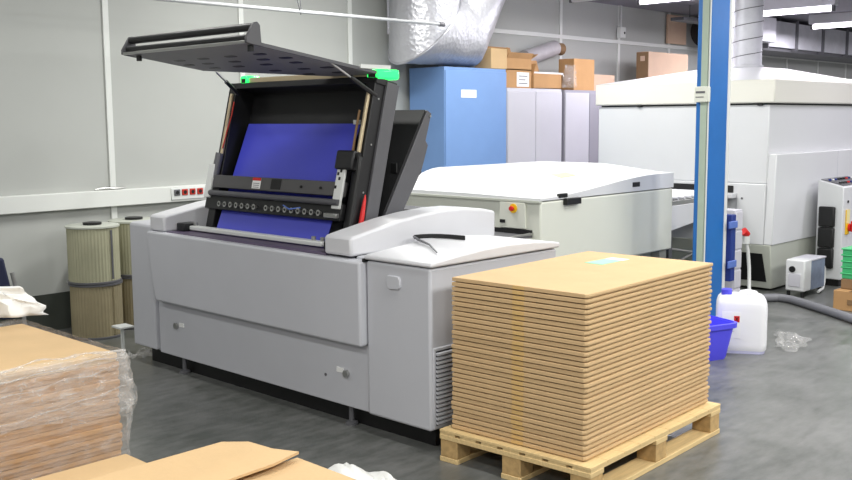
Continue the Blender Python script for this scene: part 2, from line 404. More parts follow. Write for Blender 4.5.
# suction roller bar with cups
rb = slab(.036, .125, -.03, 0, 3.79, 5.0, 'suction_bar', 'black')
MB().tube([(T(.128, -.05)[0], 3.80, T(.128, -.05)[1]), (T(.128, -.05)[0], 4.94, T(.128, -.05)[1])], .016, 12).build('roller', 'dgrey', rb)
for i in range(17):
    y = 3.94 + i*.0555
    if i == 9: continue
    x, z = T(.068, -.032); x2, z2 = T(.066, -.055)
    c = MB().tube([(x, y, z), ((x+x2)/2, y, (z+z2)/2), (x2, y, z2)], [.007, .009, .016], 14).build('suction_cup', 'steel', rb)
    x3, z3 = T(.0655, -.0565)
    MB().cyl((x2, y, z2), (x3, y, z3), .008, 12).build('cup_lip', 'blackp', c)
x, z = T(.06, -.04); box(x-.012, x+.012, 3.80, 3.90, z-.012, z+.012).build('end_block', 'steel', rb, bevel=.003)
MB().tube([(T(.085, -.045)[0], 4.1, T(.085, -.045)[1]), (T(.07, -.07)[0], 4.16, T(.07, -.07)[1]), (T(.09, -.05)[0], 4.24, T(.09, -.05)[1])], .004, 8).build('blue_hose', 'bracketblue', rb)
# carriage brackets right and left
br_ = slab(.095, .31, -.045, -.03, 3.795, 3.858, 'carriage_bracket', 'pipe', bevel=.004)
hs = MB()
for s_, y in ((.27, 3.835), (.245, 3.82), (.285, 3.815), (.2, 3.84)):
    hs.prism([T(s_, -.0465), T(s_+.016, -.0465), T(s_+.016, -.044), T(s_, -.044)], 'y', y, y+.015)
hs.build('bracket_holes', 'blackp', br_)
slab(.30, .40, -.06, .0, 3.735, 3.87, 'carriage', 'black', bevel=.01)
bl_ = slab(.10, .30, -.045, -.03, 4.95, 5.01, 'carriage_bracket', 'pipe', bevel=.004)
MB().tube([(T(.22, -.02)[0], 4.965, T(.22, -.02)[1]), (T(.37, -.02)[0], 4.955, T(.37, -.02)[1])], .024, 14).build('pneumatic_cylinder', 'mgrey', lf)
# cable chain on the right post
ch = MB()
path = [(.34, 3.735), (.375, 3.718), (.38, 3.69), (.36, 3.668), (.30, 3.662), (.2, 3.662), (.08, 3.662), (-.02, 3.662)]
ch.tube([(T(a, -.03)[0], y+.045, T(a, -.03)[1]) for a, y in path], .016, 8)
ch.build('cable_chain', 'blackp', lf)
rd = MB().tube([(T(a, .045)[0], y, T(a, .045)[1]) for a, y in ((.19, 3.712), (.16, 3.712), (.09, 3.711), (-.02, 3.711))], [.003, .008, .013, .014], 10)
rd.build('red_tag', 'red', lf)
MB().tube([(T(a, -.05)[0], y, T(a, -.05)[1]) for a, y in ((.33, 3.80), (.315, 3.79), (.32, 3.76), (.345, 3.75))], .009, 8).build('red_hose', 'redsock', lf)
MB().tube([(T(a, -.02)[0], y, T(a, -.02)[1]) for a, y in ((.68, 4.90), (.6, 4.9), (.5, 4.92), (.4, 4.935))], .004, 8).build('red_wire', 'redsock', lf)
MB().tube([(T(a, -.01)[0], y, T(a, -.01)[1]) for a, y in ((.62, 3.80), (.52, 3.802), (.40, 3.80))], .007, 8).build('red_wire', 'carddark', lf)
# signal lamps on the posts
for y0, y1, s_ in ((3.715, 3.80, .795), (4.83, 4.90, .80)):
    x, z = T(s_, .05)
    sl_ = box(x-.05, x+(.11 if y0 < 4 else .05), y0, y1, z, z+.052).build('signal_lamp', 'lampgreen', lf, bevel=.012)
    box(x-.052, x-.045, y0+.015, y1-.015, z+.01, z+.035).build('lamp_end', 'blackp', sl_)
# raised lid
def LZ(x): return 1.838 - .145*(x-2.80)   # underside height
poly = [(2.74, 3.73), (3.60, 3.73), (3.59, 3.98), (3.22, 4.80), (2.74, 4.80)]
n0 = len(poly)
ld = MB().add([(x, y, LZ(x)) for x, y in poly] + [(x, y, LZ(x)+.012) for x, y in poly],
    [tuple(range(n0)), tuple(range(2*n0-1, n0-1, -1))] + [(j, (j+1) % n0, (j+1) % n0+n0, j+n0) for j in range(n0)]).build('lid', 'lidgrey', ps, bevel=.003)
def lid_slot(x, y):
    pl = []
    for kk in range(16):
        a = 2*PI*kk/16; pl.append((x + .017*math.sin(a), y + .028*(1 if math.cos(a) > .01 else -1 if math.cos(a) < -.01 else 0) + .017*math.cos(a)))
    m_ = len(pl)
    MB().add([(p[0], p[1], LZ(p[0])-.0018) for p in pl] + [(p[0], p[1], LZ(p[0])+.002) for p in pl],
       [tuple(range(m_)), tuple(range(2*m_-1, m_-1, -1))] + [(j, (j+1) % m_, (j+1) % m_+m_, j+m_) for j in range(m_)]).build('slot', 'blackp', ld)
for x, y in ((2.95, 3.92), (2.95, 4.16), (2.95, 4.40), (2.95, 4.62), (3.06, 3.86), (3.06, 4.04), (3.06, 4.28), (3.06, 4.52), (3.06, 4.70),
             (3.17, 3.92), (3.17, 4.16), (3.17, 4.40), (3.17, 4.62), (3.32, 3.86), (3.32, 4.04), (3.32, 4.28), (3.45, 3.92), (3.45, 4.16)):
    lid_slot(x, y)
for y0, y1 in ((3.712, 3.73), (4.80, 4.818)):
    prism([(2.722, 1.848), (2.722, 1.872), (2.765, 1.94), (2.785, 1.945), (2.80, 1.93), (2.806, LZ(2.806)-.003), (2.74, LZ(2.74)-.003)], 'y', y0, y1).build('end_cheek', 'dgrey', ld, bevel=.003)
for y0, y1, mm in ((3.722, 3.734, 'dgrey'), (4.79, 4.802, 'dgrey')):
    xe = 3.60 if y0 < 4 else 3.22
    prism([(2.80, LZ(2.8)), (xe, LZ(xe)), (xe, LZ(xe)+.016), (2.80, LZ(2.8)+.016)], 'y', y0, y1).build('side_flange', mm, ld)
box(3.42, 3.63, 3.716, 3.73, LZ(3.5)+.02, LZ(3.5)+.04).build('edge_strip', 'pipe', ld)
MB().cyl((2.775, 3.73, 1.922), (2.775, 4.80, 1.922), .019, 16).build('rail_tube', 'black', ld)
MB().cyl((2.752, 3.73, 1.876), (2.752, 4.80, 1.876), .013, 16).build('rail_tube', 'black', ld)
box(2.722, 2.74, 3.73, 4.80, 1.846, 1.858).build('front_edge', 'steel', ld)
for y in (3.75, 4.72):
    MB().cyl((2.77, y, LZ(2.8)-.026), (2.77, y, LZ(2.8)+.002), .014, 10).build('rubber_stop', 'blackp', ld)
box(3.55, 3.61, 3.76, 4.88, 1.718, 1.748).build('hinge_beam', 'tan', ld, bevel=.004)
for y in (3.95, 4.40, 4.80):
    MB().cyl((3.585, y-.03, 1.712), (3.585, y+.03, 1.712), .016, 12).build('hinge', 'black', ld)
for (a, b) in (((3.225, 3.735, 1.785), (3.54, 3.735, 1.62)), ((3.285, 4.78, 1.775), (3.50, 4.87, 1.655))):
    A, B = Vector(a), Vector(b)
    g = MB().cyl(A, A.lerp(B, .5), .006, 10).build('gas_strut', 'steel', ps)
    MB().cyl(A.lerp(B, .45), B, .012, 12).build('strut_cylinder', 'blackp', g)
# rear unload tray leaning back
rt_ = prism([(3.54, .965), (3.885, 1.548), (3.918, 1.53), (3.872, 1.385), (3.89, 1.36), (3.84, 1.23), (3.66, .965)], 'y', 3.70, 5.0).build('rear_tray', 'dgrey', ps, bevel=.003)
prism([(3.535, .985), (3.87, 1.55), (3.876, 1.546), (3.541, .981)], 'y', 3.705, 4.995).build('tray_face', 'black', rt_)
box(3.665, 3.675, 3.72, 3.76, 1.22, 1.27).build('tray_catch', 'blackp', rt_)
MB().cyl((3.905, 3.698, 1.515), (3.905, 3.694, 1.515), .006, 8).build('screw', 'steel', rt_)
MB().lathe(3.86, 3.76, [(.02, 1.2), (.028, 1.215), (.02, 1.24)], 14).build('tray_knob', 'blackp', rt_)

# tool lying on the right cover
tl = thing('strap_tool', (3.5, 3.35, .905), 'black strip and thin steel rod lying on the grey cover', 'tool')
sp_ = MB(); n_ = 10
pp = [(3.505, 3.435), (3.55, 3.43), (3.595, 3.405), (3.625, 3.36), (3.64, 3.30), (3.645, 3.22)]
vs = []; fs = []
for i, (x, y) in enumerate(pp):
    d_ = Vector((pp[min(i+1, 5)][0]-pp[max(i-1, 0)][0], pp[min(i+1, 5)][1]-pp[max(i-1, 0)][1])).normalized(); nx, ny = -d_.y*.004, d_.x*.004
    zb = .9045
    vs += [(x-nx, y-ny, zb), (x+nx, y+ny, zb), (x+nx, y+ny, zb+.022), (x-nx, y-ny, zb+.022)]
for i in range(5):
    for kk in range(4): fs.append((i*4+kk, i*4+(kk+1) % 4, (i+1)*4+(kk+1) % 4, (i+1)*4+kk))
fs += [(0, 1, 2, 3), (23, 22, 21, 20)]
sp_.add(vs, fs).build('strip', 'blackp', tl, bevel=.002)
MB().tube([(3.505, 3.437, .918), (3.46, 3.36, .912), (3.40, 3.23, .905), (3.27, 3.06, .895)], [.006, .007, .005, .003], 8).build('rod', 'mgrey', tl)

# ------------------------------------------------------------------ plate processor behind
pr = thing('plate_processor', (6.1, 4.63, 0), 'white plate processor with red emergency button behind the plate setter', 'printing machine')
PX0, PX1, PY0, PY1 = 5.28, 7.0, 3.99, 5.27
box(PX0, PX1, PY0, PY1, .46, .945).build('body', 'cream', pr, bevel=.012)
box(PX0+.12, PX1-.1, PY0+.1, PY1-.1, .0, .46).build('base', 'creamd', pr, bevel=.01)
def sm(t): t = max(0, min(1, t)); return t*t*(3-2*t)
def lidz(x, y):
    h0 = .968 + .10*sm((x-PX0)/1.5); ht = .968 + .158*math.sin(PI/2*min(1, (x-PX0+.02)/.42))**.8
    w_ = sm((y-PY0)/.75)
    return h0*(1-w_)+ht*w_
nu, nv = 40, 30
lx = [PX0-.012 + (PX1+.012-PX0)*(i/nu) for i in range(nu+1)]; ly = [PY0-.004 + (PY1+.012-PY0)*(j/nv) for j in range(nv+1)]
vs = [(x, y, lidz(x, y)) for y in ly for x in lx] + [(x, y, .952) for y in ly for x in lx]
n1 = (nu+1)*(nv+1); fs = []
for j in range(nv):
    for i in range(nu):
        a = j*(nu+1)+i; q = (a, a+1, a+nu+2, a+nu+1); fs.append(q); fs.append(tuple(k_+n1 for k_ in q[::-1]))
ring_ = [i for i in range(nu+1)] + [j*(nu+1)+nu for j in range(1, nv+1)] + [nv*(nu+1)+i for i in range(nu-1, -1, -1)] + [j*(nu+1) for j in range(nv-1, 0, -1)]
for a, b_ in zip(ring_, ring_[1:]+ring_[:1]): fs.append((a, b_, b_+n1, a+n1))
lid = MB().add(vs, fs)
lid.build('lid', 'white', pr, smooth=28)
box(5.262, 5.29, PY0-.002, PY1+.002, .938, .952).build('lid_seam', 'creamd', pr)
hd = box(5.53, 5.70, PY0-.035, PY0, .91, .955).build('handle', 'blackp', pr, bevel=.004)
box(5.47, 5.57, PY0-.012, PY0+.01, .962, .99).build('handle_hinge', 'blackp', pr, bevel=.004)
box(6.40, 6.50, PY0-.008, PY0+.01, .985, 1.02).build('lock_plate', 'blackp', pr, bevel=.003)
pnl = box(5.262, 5.282, 4.11, 4.33, .757, .935).build('control_panel', 'cream', pr, bevel=.004)
MB().cyl((5.262, 4.208, .893), (5.256, 4.208, .893), .032, 24).build('button_ring', 'yellow', pnl)
MB().lathe(0, 0, [(.001, 0)], 3)
MB().tube([(5.256, 4.208, .893), (5.243, 4.208, .893), (5.24, 4.208, .893), (5.228, 4.208, .893)], [.010, .010, .018, .015], 18).build('emergency_button', 'red', pnl)
box(5.257, 5.264, 4.28, 4.325, .79, .812).build('black_switch', 'blackp', pnl)
tr = box(4.86, 5.29, 4.06, 5.2, .70, .72).build('feed_table', 'mgrey', pr, bevel=.003)
box(5.266, 5.281, 4.06, 5.2, .722, .752).build('feed_slot', 'blackp', pr)
prism([(4.95, .72), (4.86, .72), (5.28, .735), (5.28, .72)], 'y', 4.05, 4.075).build('table_cheek', 'steel', tr)
prism([(4.87, .70), (5.28, .70), (5.28, .56), (5.2, .56)], 'y', 4.05, 4.07).build('table_bracket', 'creamd', tr)
box(5.264, 5.281, 4.9, 5.2, .81, .83).build('slot', 'blackp', pr)
pt = MB().add([(x, y, lidz(x, y)+e) for e in (.001, .003) for x, y in ((5.98, 4.33), (6.16, 4.33), (6.16, 4.42), (5.98, 4.42))],
   [(3, 2, 1, 0), (4, 5, 6, 7), (0, 1, 5, 4), (1, 2, 6, 5), (2, 3, 7, 6), (3, 0, 4, 7)]).build('yellow_note', 'yellowp', loc=(6.07, 4.37, 1.1))
tag(pt, 'pale yellow paper lying on the white processor lid', 'paper')
bp_ = box(6.85, 6.95, PY0+.02, PY0+.12, .2, .455).build('corner_post', 'steel', pr)

# transfer table between processor and oven
tt = thing('transfer_table', (7.5, 4.3, 0), 'grey roller transfer table leading into the white oven', 'conveyor')
box(7.02, 7.97, 4.02, 5.2, .80, .835).build('table_top', 'steel', tt, bevel=.003)
for i in range(9):
    x = 7.07 + i*.105; MB().cyl((x, 4.04, .85), (x, 5.18, .85), .015, 10).build('roller', 'galv', tt)
prism([(7.02, .60), (7.02, .80), (7.96, .80), (7.96, .70)], 'y', 4.01, 4.03).build('side_panel', 'white', tt, bevel=.004)
for x, y in ((7.06, 4.06), (7.93, 4.06), (7.06, 5.14), (7.93, 5.14)):
    box(x-.025, x+.025, y-.025, y+.025, 0, .80).build('leg', 'mgrey', tt)
MB().cyl((7.07, 4.06, .45), (7.92, 4.06, .30), .012, 8).build('tie_rod', 'steel', tt)
MB().cyl((7.07, 4.06, .30), (7.92, 4.06, .45), .012, 8).build('tie_rod', 'steel', tt)

# ------------------------------------------------------------------ drying oven
ov = thing('drying_oven', (9.3, 4.56, 0), 'huge white drying oven with sloping hood standing on the right', 'oven')
OX0, OX1, OY0, OY1 = 8.08, 10.5, 3.72, 5.43
body = MB()
body.box(OX0+.01, OX1, OY0, OY1, .93, 1.60)
body.build('upper_body', 'white', ov, bevel=.01)
prism([(OX0+.005, .40), (OX0+.005, .93), (OX1, .93), (OX1, .40)], 'y', OY0+.005, OY1).build('lower_body', 'white', ov, bevel=.006)
# entry slot on the left face
box(OX0-.004, OX0+.012, OY0+.30, OY1-.12, .845, .905).build('entry_slot', 'blackp', ov)
box(OX0-.10, OX0+.01, OY0+.26, OY1-.10, .80, .842).build('entry_lip', 'grey_l', ov, bevel=.006)
fr = box(OX0-.012, OX0+.006, OY0+.005, OY0+.26, .41, .925).build('side_door', 'white', ov, bevel=.004)
for z in (.80, .66): MB().cyl((OX0-.012, OY0+.21, z), (OX0-.016, OY0+.21, z), .01, 10).build('screw', 'mgrey', fr)
# protruding front panel
fp = prism([(8.105, 1.185), (10.5, 1.185), (10.5, .41), (8.07, .41)], 'y', 3.648, 3.725).build('front_panel', 'white', ov, bevel=.008)
box(9.42, 9.424, 3.646, 3.65, .42, 1.18).build('panel_seam', 'cabgrey', fp)
# tapered pedestal with openings
def ped(x0, x1, y0, y1):
    zt, zb = .41, .02; ix, iy = .09, .02
    vs = [(x0, y0, zt), (x1, y0, zt), (x1, y1, zt), (x0, y1, zt), (x0+ix, y0+iy, zb), (x1-ix, y0+iy, zb), (x1-ix, y1-iy, zb), (x0+ix, y1-iy, zb)]
    return MB().add(vs, [(0, 1, 2, 3), (7, 6, 5, 4), (0, 4, 5, 1), (1, 5, 6, 2), (2, 6, 7, 3), (3, 7, 4, 0)])
ped(OX0-.01, OX1, 3.66, OY1).build('pedestal', 'creamd', ov, bevel=.008)
def pedx(z): return OX0-.01 + .09*(.41-z)/.39
po_ = MB().add([(pedx(.33)-.004, 3.74, .33), (pedx(.33)-.004, 4.10, .33), (pedx(.08)-.004, 4.02, .08), (pedx(.08)-.004, 3.72, .08)] +
         [(pedx(.33)+.01, 3.74, .33), (pedx(.33)+.01, 4.10, .33), (pedx(.08)+.01, 4.02, .08), (pedx(.08)+.01, 3.72, .08)],
         [(0, 1, 2, 3), (7, 6, 5, 4), (0, 4, 5, 1), (1, 5, 6, 2), (2, 6, 7, 3), (3, 7, 4, 0)])
po_.build('pedestal_opening', 'blackp', ov)
# hood lid
HX0, HX1, HY0, HY1 = 8.06, 10.56, 3.665, 5.45
hood = box(HX0, HX1, HY0, HY1, 1.615, 1.815).build('hood', 'stain', ov, bevel=.012)
box(OX0+.03, OX1-.03, OY0+.02, OY1-.02, 1.595, 1.62).build('hood_gap', 'blackp', ov)
roof = MB().add([(HX0, HY0, 1.812), (HX1, HY0, 1.812), (HX1, HY1, 1.812), (HX0, HY1, 1.812), (8.92, 4.25, 1.965), (9.6, 4.25, 1.965), (9.6, 4.75, 1.965), (8.92, 4.75, 1.965)],
   [(3, 2, 1, 0), (4, 5, 6, 7), (0, 1, 5, 4), (1, 2, 6, 5), (2, 3, 7, 6), (3, 0, 4, 7)])
roof.build('hood_roof', 'white', hood)
for y in (4.95, 3.78):
    box(8.07, 8.12, y, y+.04, 1.595, 1.62).build('hood_hinge', 'blackp', hood)
# spiral duct over the hood
sd = thing('spiral_duct', (9.07, 4.42, 1.96), 'vertical galvanised spiral air duct rising from the oven hood', 'duct')
MB().lathe(9.07, 4.42, [(.142, 1.965), (.142, 2.86)], 40).build('duct_tube', 'galv', sd)
MB().lathe(9.07, 4.42, [(.16, 1.965), (.16, 1.985), (.145, 1.99)], 40).build('flange', 'galv', sd)
hx = MB(); pts = []
for i in range(6*24+1):
    a = 2*PI*i/24; pts.append((9.07+.1435*math.cos(a), 4.42+.1435*math.sin(a), 2.0+.143*i/24))
hx.tube(pts, .004, 6); hx.build('seam', 'mgrey', sd)

# control cabinet of the oven
cc = thing('control_cabinet', (9.05, 3.42, 0), 'white control cabinet with sloping button desk right of the oven', 'cabinet')
CX0, CX1, CY0, CY1 = 8.77, 9.45, 3.33, 3.56
prism([(CY0, .06), (CY0, .88), (CY0+.02, .89), (CY1, .94), (CY1, .06)], 'x', CX0, CX1).build('body', 'white', cc, bevel=.008)
box(CX0+.02, CX1-.02, CY0+.02, CY1-.01, 0, .06).build('black_underfill', 'blackp', cc)
sl_ = [(CY0+.02, .892), (CY1-.01, .94), (CY1-.01, .945), (CY0+.02, .897)]
dk = prism(sl_, 'x', CX0+.04, CX1-.04).build('button_desk', 'mgrey', cc)
for i in range(9):
    for j in range(2):
        x = CX0+.09+i*.062; y = CY0+.07+j*.09; z = .897 + (y-CY0-.02)*.048/.20
        MB().cyl((x, y, z), (x, y, z+.014), .014, 10).build('button', ['blackp', 'deepblue', 'blackp', 'paper', 'blackp', 'deepblue', 'red'][(i*2+j) % 7], dk)
for i in range(3):
    md = box(CX0-.045, CX0, CY0+.06, CY1-.03, .16+i*.185, .338+i*.185).build('black_box', 'blackp', cc, bevel=.012)
es = box(CX0+.06, CX0+.13, CY0-.012, CY0, .46, .68).build('switch_plate', 'yellow', cc, bevel=.004)
box(CX0+.06, CX0+.13, CY0-.013, CY0-.011, .56, .68).build('yellow_sticker', 'yellowp', es)
sw = MB().cyl((CX0+.12, CY0-.01, .52), (CX0+.12, CY0-.03, .52), .035, 20).build('main_switch', 'red', es)
box(CX0+.105, CX0+.135, CY0-.055, CY0-.03, .485, .58).build('switch_handle', 'red', sw, bevel=.006)
for x, z in ((CX0+.1, .75), (CX0+.1, .18)):
    MB().cyl((x, CY0, z), (x, CY0-.008, z), .012, 12).build('door_lock', 'blackp', cc)

# small pump unit with tank by the oven
pu = thing('pump_unit', (8.2, 3.4, 0), 'small white box with a round port and smoky tank beside the oven', 'pump')
box(8.02, 8.16, 3.335, 3.50, .05, .315).build('housing', 'white', pu, bevel=.012)
MB().cyl((8.02, 3.44, .235), (8.008, 3.44, .235), .026, 18).build('round_port', 'blackp', pu)
box(8.013, 8.021, 3.37, 3.47, .09, .20).build('front_plate', 'cabgrey', pu, bevel=.003)
box(8.16, 8.44, 3.335, 3.50, .05, .30).build('tank', 'tank', pu, bevel=.008)
box(8.15, 8.45, 3.33, 3.505, .298, .312).build('tank_lid', 'cabgrey', pu, bevel=.004)
for x, y in ((8.05, 3.36), (8.05, 3.48), (8.4, 3.36), (8.4, 3.48)):
    MB().cyl((x, y, 0), (x, y, .052), .015, 10).build('foot', 'blackp', pu)
MB().tube([(8.45, 3.37, .25), (8.49, 3.36, .2), (8.48, 3.355, .08), (8.43, 3.345, .03), (8.3, 3.33, .02)], .012, 8).build('outlet_hose', 'pipe', pu)

# floor hose
hp = MB().tube([(7.34, 3.69, .033), (7.5, 3.60, .033), (7.66, 3.505, .033), (7.74, 3.44, .033), (7.745, 3.38, .033), (7.72, 3.30, .033), (7.6, 3.12, .033), (7.42, 2.86, .033), (7.15, 2.52, .038), (6.7, 2.0, .033)], .033, 14)
tag(hp.build('drain_pipe', 'hose', loc=(7.5, 3.2, 0)), 'grey plastic pipe lying bent on the floor right of the canister', 'pipe')

# cardboard box, brown crate and green trays at the right edge
cb = thing('cardboard_box', (7.95, 2.83, 0), 'brown cardboard box on the floor under the green trays', 'box')
box(7.70, 8.25, 2.70, 2.97, 0, .155).build('carton', 'card2', cb, bevel=.005)
box(7.698, 8.252, 2.82, 2.85, .1545, .157).build('tape', 'carddark', cb)
box(7.695, 7.701, 2.80, 2.86, .05, .09).build('hand_hole', 'carddark', cb)
wc = thing('wooden_crate', (7.98, 2.84, .157), 'dark brown crate between the cardboard box and green trays', 'crate')
box(7.79, 8.25, 2.74, 2.95, .158, .235).build('crate_body', 'carddark', wc, bevel=.004)
box(7.80, 8.24, 2.738, 2.741, .185, .20).build('board_gap', 'blackp', wc)
for i in range(5):
    z = .236 + i*.048
    g = thing('green_tray', (8.0, 2.85, z), '%s of the stacked green plastic trays, counted from the top' % ['lowest', 'fourth', 'third', 'second', 'topmost'][i], 'tray', 'green trays on the crate')
    box(7.80+.004*(i % 2), 8.22, 2.74, 2.95, z+.001, z+.038).build('tray_body', 'green', g, bevel=.004)
    box(7.79+.004*(i % 2), 8.23, 2.73, 2.96, z+.036, z+.0475).build('rim', 'green', g, bevel=.003)

# ------------------------------------------------------------------ blue column
bc = thing('blue_column', (6.62, 3.485, 0), 'blue steel column with pale conduit rising beside the pallet', 'column')
colm = MB().prism([(6.50, 3.43), (6.77, 3.43), (6.77, 3.54), (6.50, 3.54)], 'z', 0, 3.4)
colm.build('shaft', 'blue', bc, bevel=.012)
box(6.44, 6.83, 3.37, 3.60, 0, .015).build('base_plate', 'blue', bc)
box(6.484, 6.50, 3.446, 3.497, .2, 3.4).build('conduit', 'conduit', bc, bevel=.004)
box(6.491, 6.50, 3.434, 3.442, .2, 3.4).build('white_cable', 'pipe', bc)
MB().cyl((6.80, 3.455, .0), (6.80, 3.455, 3.4), .026, 14).build('white_pipe', 'pipe', bc)
jb = box(6.455, 6.50, 3.425, 3.53, 1.605, 1.715).build('junction_box', 'cream', bc, bevel=.006)
box(6.452, 6.456, 3.445, 3.515, 1.668, 1.682).build('cover_slot', 'mgrey', jb)
box(6.452, 6.456, 3.455, 3.515, 1.638, 1.644).build('cover_text', 'mgrey', jb)
# dark blue panel clamped to the column
dbx = box(6.83, 6.90, 3.40, 3.50, .28, .78).build('blue_panel', 'deepblue', bc, bevel=.006)
for z in (.68, .385):
    box(6.77, 6.90, 3.385, 3.40, z, z+.055).build('clamp', 'bracketblue', dbx, bevel=.006)
# white storage box behind with red valve
wb = thing('white_drawer_unit', (7.06, 3.58, 0), 'narrow white drawer unit standing behind the blue column', 'cabinet')
box(7.0, 7.12, 3.46, 3.70, 0, .80).build('carcass', 'cabgrey', wb, bevel=.006)
for i in range(5):
    box(7.006, 7.114, 3.453, 3.462, .05+i*.15, .185+i*.15).build('drawer', 'cabgrey', wb, bevel=.004)
vl = thing('valve_hose', (7.36, 3.55, 0), 'white hose with red valve handle hanging near the oven base', 'hose')
MB().tube([(7.40, 3.56, .52), (7.42, 3.55, .44), (7.43, 3.54, .3), (7.40, 3.52, .15), (7.32, 3.47, .05), (7.25, 3.44, .014)], .014, 10).build('hose_tube', 'pipe', vl)
MB().cyl((7.40, 3.56, .50), (7.40, 3.56, .56), .03, 12).build('valve_body', 'pipe', vl)
MB().tube([(7.37, 3.57, .60), (7.41, 3.55, .57)], [.034, .024], 12).build('valve_handle', 'red', vl)

# ------------------------------------------------------------------ jerrycan, basin, plastic film
jc = thing('jerrycan', (5.945, 2.875, 0), 'white plastic canister with blue cap on the floor behind the pallet', 'canister', rz=math.radians(-60))
def rrect(w, d, r, n=6):
    out = []
    for cx, cy, a0 in ((w-r, d-r, 0), (-w+r, d-r, 90), (-w+r, -d+r, 180), (w-r, -d+r, 270)):
        for i in range(n+1):
            a = math.radians(a0 + 90*i/n); out.append((cx+r*math.cos(a), cy+r*math.sin(a)))
    return out
def loft(rings):
    m = MB(); n = len(rings[0]); vs = [p for r in rings for p in r]; fs = []
    for i in range(len(rings)-1):
        for kk in range(n): fs.append((i*n+kk, i*n+(kk+1) % n, (i+1)*n+(kk+1) % n, (i+1)*n+kk))
    fs.append(tuple(range(n-1, -1, -1))); fs.append(tuple((len(rings)-1)*n+kk for kk in range(n)))
    return m.add(vs, fs)
W, D = .155, .115
rings = []
for z, s in ((.012, .93), (.03, .99), (.06, 1.0), (.28, 1.0), (.315, .985), (.345, .93), (.362, .82), (.368, .68)):
    rings.append([(x*s, y*s, z) for x, y in rrect(W, D, .05)])
loft(rings).build('body', 'can', jc, local=True, smooth=50)
loft([[(x*s, y*s, z) for x, y in rrect(W, D, .05)] for z, s in ((0, .93), (.03, .965))]).build('foot_ring', 'canfoot', jc, local=True)
cp = MB().lathe(-.095, -.01, [(.032, .362), (.034, .372), (.034, .398), (.030, .402)], 24).build('cap', 'cap', jc, local=True)
hn = MB().tube([(-.02, -.0, .35), (.0, .0, .378), (.04, .0, .384), (.08, .0, .376), (.11, .0, .34)], .018, 12).build('handle', 'can', jc, local=True)
lb = box(-.125, -.01, -D-.002, -D+.002, .10, .27).build('label', 'paper', jc, local=True)
hz_ = box(-.052, -.018, -D-.0035, -D-.001, .205, .245).build('hazard_mark', 'red', lb, local=True)
cr = MB()
for a in (1, -1):
    cr.add([(-.035+(-.010), -D-.0045, .225-a*.012), (-.035+(-.006), -D-.0045, .225-a*.014), (-.035+.010, -D-.0045, .225+a*.012), (-.035+.006, -D-.0045, .225+a*.014),
            (-.035+(-.010), -D-.003, .225-a*.012), (-.035+(-.006), -D-.003, .225-a*.014), (-.035+.010, -D-.003, .225+a*.012), (-.035+.006, -D-.003, .225+a*.014)],
           [(0, 1, 2, 3), (7, 6, 5, 4), (0, 4, 5, 1), (1, 5, 6, 2), (2, 6, 7, 3), (3, 7, 4, 0)])
cr.build('cross', 'blackp', lb, local=True)
tx = MB()
for i in range(5): tx.box(-.115, -.065+.012*(i % 2), -D-.0032, -D-.001, .12+i*.022, .125+i*.022)
tx.build('print_lines', 'cabgrey', lb, local=True)

bn = thing('blue_basin', (5.595, 2.965, 0), 'blue plastic basin partly hidden behind the cardboard pallet stack', 'basin', rz=math.radians(-20))
W2, D2 = .14, .165
rr = []
for z, s in ((0, .74), (.012, .78), (.17, 1.0), (.185, 1.0), (.185, .96), (.17, .95), (.02, .74)):
    rr.append([(x*s, y*s, z*1.22) for x, y in rrect(D2, W2, .06)])
loft(rr).build('bowl', 'bin', bn, local=True, smooth=40)
n_ = len(rr[0]); rim = [[(x*s, y*s, z*1.22) for x, y in rrect(D2, W2, .06)] for z, s in ((.168, 1.0), (.166, 1.10), (.19, 1.11), (.192, 1.0))]
rm = MB(); vs = [p for r in rim for p in r]; fs = []
for i in range(4):
    j = (i+1) % 4
    for kk in range(n_): fs.append((i*n_+kk, i*n_+(kk+1) % n_, j*n_+(kk+1) % n_, j*n_+kk))
rm.add(vs, fs).build('rim', 'bin', bn, local=True)

def crumple(name, m, corners, h, seed, nu=18, nv=14, solid=0, lift=.004, sharp=30, fr=1.0):
    c = [Vector(q) for q in corners]; cen = sum(c, Vector())/4
    def fn(u, v):
        p = (c[0]*(1-u)+c[1]*u)*(1-v) + (c[3]*(1-u)+c[2]*u)*v
        q = Vector((u*3.1*fr+seed, v*2.7*fr-seed, seed*.7))
        a = abs(noise.noise(q))*1.5 + abs(noise.noise(q*2.3))*.6
        e = min(1, 6*min(u, 1-u, v, 1-v)+.25)
        p = p + Vector((noise.noise(q*1.7+Vector((5, 0, 0)))*.03, noise.noise(q*1.7+Vector((0, 7, 0)))*.03, lift + h*a*e))
        return p
    return MB().grid(nu, nv, fn).build(name, m, loc=(cen.x, cen.y, cen.z), smooth=sharp, solid=solid)
tag(crumple('plastic_film', 'film2', [(6.05, 2.55, 0), (6.55, 2.66, 0), (6.62, 2.95, 0), (6.12, 2.72, 0)], .05, 2.2), 'crumpled clear plastic film on the floor beside the white canister', 'plastic film')
tag(crumple('plastic_film', 'film2', [(3.14, 5.56, 0), (3.34, 5.56, 0), (3.34, 5.66, 0), (3.12, 5.665, 0)], .05, 4.1), 'small crumpled clear plastic film at the left foot of the plate setter', 'plastic film')
wbk = thing('white_stand', (3.17, 5.755, 0), 'small white angled stand beside the dust filters', 'bracket')
box(3.13, 3.23, 5.70, 5.81, .178, .192).build('top_plate', 'pipe', wbk, bevel=.003)
box(3.165, 3.182, 5.745, 5.762, 0, .18).build('post', 'pipe', wbk)

